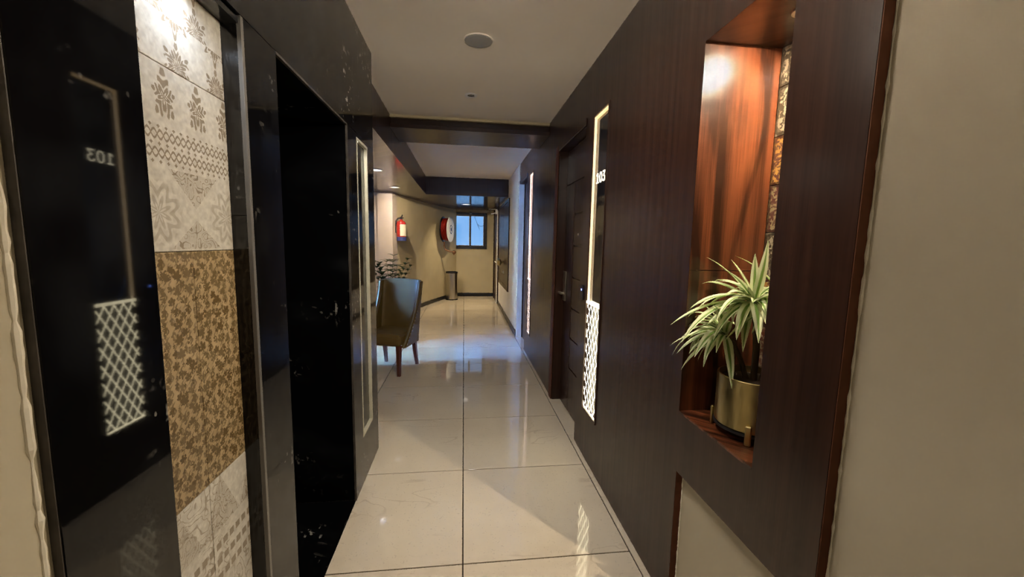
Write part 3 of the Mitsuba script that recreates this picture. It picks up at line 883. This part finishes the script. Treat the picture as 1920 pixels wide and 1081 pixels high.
for k in range(13):
    az = rp.uniform(-2.9, 2.9)
    up = rp.uniform(1.6, 3.0)
    q = np.array([px_ * S, py_ * S, .29])
    dirn = np.array([math.sin(az) * .6, math.cos(az) * .6, up])
    ln = rp.uniform(.72, .92)
    d_ = dirn / np.linalg.norm(dirn)
    pts = [q.copy()]
    for i in range(10):
        d_ = d_ + np.array([0, 0, -.10 * (i > 4)]); d_ /= np.linalg.norm(d_)
        q = q + d_ * ln / 10
        pts.append(q.copy())
    ms = [tube(pts, np.linspace(.006, .002, 11), 5)]
    sd_ = np.cross(d_, (0, 0, 1)); sd_ /= max(np.linalg.norm(sd_), 1e-6)
    for i in range(3, 11):
        for sgn in (-1, 1):
            lf, _ = strip_leaf(pts[i], d_ * .7 + sgn * sd_ + np.array([0, 0, .2]), .20 - .009 * i, .030, .7, 5)
            ms.append(lf)
    put('frond', cat(*ms), 'mat_palm_leaf', pp, metres=True)

# ---------------------------------------------------------------- fire extinguisher on the pillar corner
fe = thing('fire_extinguisher', 'red fire extinguisher hung on the wall beside the pink pillar', 'fire extinguisher')
ex, ey, ez = -.785, 5.17, .0
R_ = .058
body = [(0, .014), (R_ * .98, .014), (R_, .030), (R_, .215), (R_ * .85, .238), (R_ * .4, .252), (.016, .258), (.016, .268), (0, .268)]
put('cylinder', lathe(body, 28).apply_translation((ex, ey, ez)), 'mat_red', fe, smooth=40)
put('base', lathe([(0, 0), (R_ * 1.03, 0), (R_ * 1.05, .004), (R_ * 1.05, .046), (R_ * 1.0, .048), (0, .048)], 28).apply_translation((ex, ey, ez)), 'mat_print', fe, smooth=40, label='dark blue base')
lab = lathe([(R_ + .0005, .060), (R_ + .0010, .060), (R_ + .0010, .205), (R_ + .0005, .205)], 60)
lab = lab.slice_plane((0, 0, 0), (.93, -.37, 0))
put('label', rot_z(lab, 12).apply_translation((ex, ey, ez)), 'mat_paper', fe, label='cream instruction label')
put('valve', cat(lathe([(0, .262), (.013, .262), (.013, .290), (0, .290)], 14).apply_translation((ex, ey, ez)), tube([(ex - .01, ey - .01, .285), (ex + .01, ey - .02, .300), (ex + .016, ey - .03, .322)], .008, 8), tube([(ex - .02, ey, .288), (ex + .03, ey - .03, .284)], .007, 8)), 'mat_black', fe)
put('hose', tube([(ex, ey, .283), (ex - .035, ey - .01, .280), (ex - .062, ey - .015, .250), (ex - .070, ey - .02, .19), (ex - .066, ey - .02, .10)], .008, 8), 'mat_black', fe, smooth=60)
put('bracket', box(ex - .01, ex + .01, ey + .02, 5.245, .235, .26, .002), 'mat_black', fe)

# ---------------------------------------------------------------- hose reel on the diagonal wall
hr = thing('fire_hose_reel', 'red fire hose reel with a white disc on the diagonal wall', 'hose reel')
n_ = np.array([.965, -.262, 0.0])
hc = np.array([-.395, 6.79, .205])


def along(profile, n=40):
    m = lathe(profile, n)
    zc = n_ / np.linalg.norm(n_)
    xa = np.cross((0, 0, 1.0), zc); xa /= np.linalg.norm(xa)
    M_ = np.eye(4); M_[:3, 0], M_[:3, 1], M_[:3, 2], M_[:3, 3] = xa, np.cross(zc, xa), zc, hc
    m.apply_transform(M_)
    return m


put('wall_plate', along([(0, .012), (.05, .012), (.05, .055), (0, .055)]), 'mat_black', hr)
put('back_disc', along([(0, .050), (.205, .050), (.212, .056), (.205, .062), (0, .062)]), 'mat_black', hr, smooth=40, label='dark back disc')
coil = []
for k in range(5):
    for r in (.150, .172):
        th = np.linspace(0, 2 * np.pi, 36)
coil = [along([(.10, .064 + .021 * k), (.176, .064 + .021 * k), (.187, .0745 + .021 * k), (.176, .085 + .021 * k), (.10, .085 + .021 * k)]) for k in range(5)]
put('hose_coil', cat(*coil), 'mat_red', hr, smooth=50, label='red coiled hose')
fd = put('front_disc', along([(0, .170), (.203, .170), (.213, .176), (.203, .182), (.17, .182), (.155, .188), (0, .188)]), 'mat_white_plastic', hr, smooth=40, label='white front disc')
put('print', cat(along([(.06, .1885), (.075, .1885), (.075, .1895), (.06, .1895), (.06, .1885)]), along([(.0, .1885), (.03, .1885), (.03, .1895), (0, .1895)])), 'mat_print', fd, label='blue printed emblem')
put('pipe', tube([hc + n_ * .07 + (0, 0, -.20), hc + n_ * .07 + (0, 0, -.28), hc + n_ * .075 + (.01, -.01, -.335), hc + n_ * .10 + (.06, -.02, -.365), hc + n_ * .10 + (.115, -.03, -.375)], .013, 10), 'mat_copper', hr, smooth=60, label='brown supply pipe')
put('valve', cat(sphere(hc + n_ * .10 + (.135, -.03, -.378), .034, 2, (1, .8, 1)), tube([hc + n_ * .10 + (.135, -.03, -.378), hc + n_ * .10 + (.135, -.04, -.42)], .012, 8)), 'mat_copper', hr, smooth=60, label='brown valve')

# ---------------------------------------------------------------- waste bin
wb = thing('waste_bin', 'tall round steel waste bin in the far corner', 'waste bin')
bx_, by_ = -.205, 6.90
put('body', lathe([(0, -.985), (.098, -.985), (.100, -.98), (.100, -.535), (0, -.535)], 40, bx_, by_), 'mat_steel', wb, smooth=40)
put('base_ring', lathe([(0, -1.0), (.103, -1.0), (.103, -.982), (0, -.982)], 40, bx_, by_), 'mat_black', wb)
put('top_rim', lathe([(.080, -.536), (.102, -.536), (.104, -.530), (.104, -.512), (.080, -.508), (.080, -.536)], 40, bx_, by_), 'mat_black', wb, smooth=40)
put('opening', lathe([(0, -.534), (.081, -.534), (.081, -.528), (0, -.530)], 30, bx_, by_), 'mat_black_matte', wb)

# ---------------------------------------------------------------- niche plant
pc = np.array([.674, .812])
PR, PZ0, PZ1 = .0785, -.408, -.292
po = thing('potted_plant', 'variegated strap-leaf plant in a brass pot inside the wooden niche', 'plant')
put('pot', lathe([(0, PZ0), (PR - .003, PZ0), (PR, PZ0 + .003), (PR, PZ1 - .001), (PR - .001, PZ1), (PR - .004, PZ1), (PR - .004, PZ0 + .01), (0, PZ0 + .01)], 64, *pc), 'mat_brass', po, smooth=40, label='brushed brass pot')
put('soil', lathe([(0, PZ1 - .022), (PR - .0045, PZ1 - .022), (PR - .0045, PZ1 - .016), (0, PZ1 - .012)], 32, *pc), 'mat_soil', po)
stand = put('stand', lathe([(PR - .010, PZ0 - .006), (PR + .002, PZ0 - .006), (PR + .002, PZ0 - .0005), (PR - .010, PZ0 - .0005), (PR - .010, PZ0 - .006)], 48, *pc), 'mat_black', po, label='black stand ring')
a0 = math.atan2(.750 - pc[1], .618 - pc[0])
for k in range(4):
    a = a0 + k * math.pi / 2
    d_ = np.array([math.cos(a), math.sin(a)])
    q = pc + d_ * (PR + .0045)
    leg = box(-.0032, .0032, -.0065, .0065, NICHE[2], PZ0 + .022, .0025)
    leg.apply_transform(trimesh.transformations.rotation_matrix(a, (0, 0, 1)))
    leg.apply_translation((q[0], q[1], 0))
    put('leg', leg, 'mat_brass', stand, label='slim brass leg')
rl = random.Random(21)
heads = [((.665, .812, -.150), (.645, .800, -.122), 1.00), ((.700, .790, -.150), (.712, .785, -.130), 1.0), ((.640, .850, -.225), (.628, .862, -.212), .92), ((.690, .850, -.16), (.694, .866, -.140), .9)]
for (bx2, by2, bz2), (tx, ty, tz), _s in heads:
    base = np.array([pc[0] + (bx2 - pc[0]) * .35, pc[1] + (by2 - pc[1]) * .35, PZ1 - .016])
    put('stem', tube([base, (base + np.array([bx2, by2, bz2])) / 2 + (.004, 0, 0), (bx2, by2, bz2), (tx, ty, tz)], [.0062, .0058, .0055, .004], 8), 'mat_stem', po, smooth=60, label='brown woody stem')


def leaf(head, az, elev, length, width, droop, curl=0.0, twist=0.0):
    d = np.array([math.cos(az) * math.cos(elev), math.sin(az) * math.cos(elev), math.sin(elev)])
    m, uv = strip_leaf(np.array(head), d, length, width, droop, 12, twist, .30, curl)
    v = m.vertices
    # leaves bend along the niche's boards instead of passing through them
    v[:, 0] = np.minimum(v[:, 0], NX - .006)
    v[:, 1] = np.where(v[:, 0] > XR - .004, np.clip(v[:, 1], NICHE[0] + .004, NICHE[1] - .006), v[:, 1])
    m.vertices = v
    put('leaf', m, 'mat_leaf', po, smooth=True, uv=uv)


H0 = heads[0][1]
W = math.pi
# the long leaves that show singly: azimuth pi points out of the niche, 3pi/2 towards the camera, pi/2 to the far side board
main = [(W * .98, .25, .200, .017, 1.5, .1, .2), (W * .90, .15, .190, .016, .9, .1, .1), (W * .94, .55, .150, .015, 1.3, 0, .3), (W * .86, .65, .130, .016, 1.6, .2, 0), (W * 1.05, .95, .125, .015, .7, 0, .2),
        (W * 1.2, 1.25, .120, .014, .35, .2, .4), (W * 1.4, 1.15, .155, .013, .2, -.3, .5), (W * .70, 1.2, .110, .013, .6, .2, .3), (W * 1.55, .70, .150, .015, 1.1, -.2, .2), (W * 1.30, .35, .130, .016, 2.1, .2, .1),
        (W * 1.15, .30, .115, .016, 2.6, .1, .1), (W * 1.42, .20, .160, .017, 1.9, -.1, 0), (W * 1.02, .05, .135, .015, 1.7, 0, .1), (W * .80, .20, .150, .015, 1.5, .3, .1), (W * .60, .45, .110, .014, 1.7, .2, .2),
        (W * 1.60, .30, .120, .014, 1.8, 0, .2), (W * 1.10, .70, .150, .014, 1.9, .1, -.3), (W * .96, .8, .115, .013, 1.9, -.2, .2)]
for az, el, ln, wd, dp, cu, tw in main:
    leaf(H0, az, el, ln, wd, dp, cu, tw)
for head, count in ((heads[1][1], 26), (heads[2][1], 26), (heads[3][1], 14)):
    for k in range(count):
        az = W + rl.uniform(-1.9, 1.9) if head is not heads[2][1] else W + rl.uniform(-1.4, 1.2)
        leaf(head, az, rl.uniform(-.25, 1.2), rl.uniform(.095, .165), rl.uniform(.011, .0165), rl.uniform(.9, 2.4), rl.uniform(-.3, .3), rl.uniform(-.3, .4))
for k in range(16):
    leaf(H0, rl.uniform(0, 2 * W), rl.uniform(.2, 1.3), rl.uniform(.07, .115), .0125, rl.uniform(.8, 2.0), rl.uniform(-.2, .2), .2)
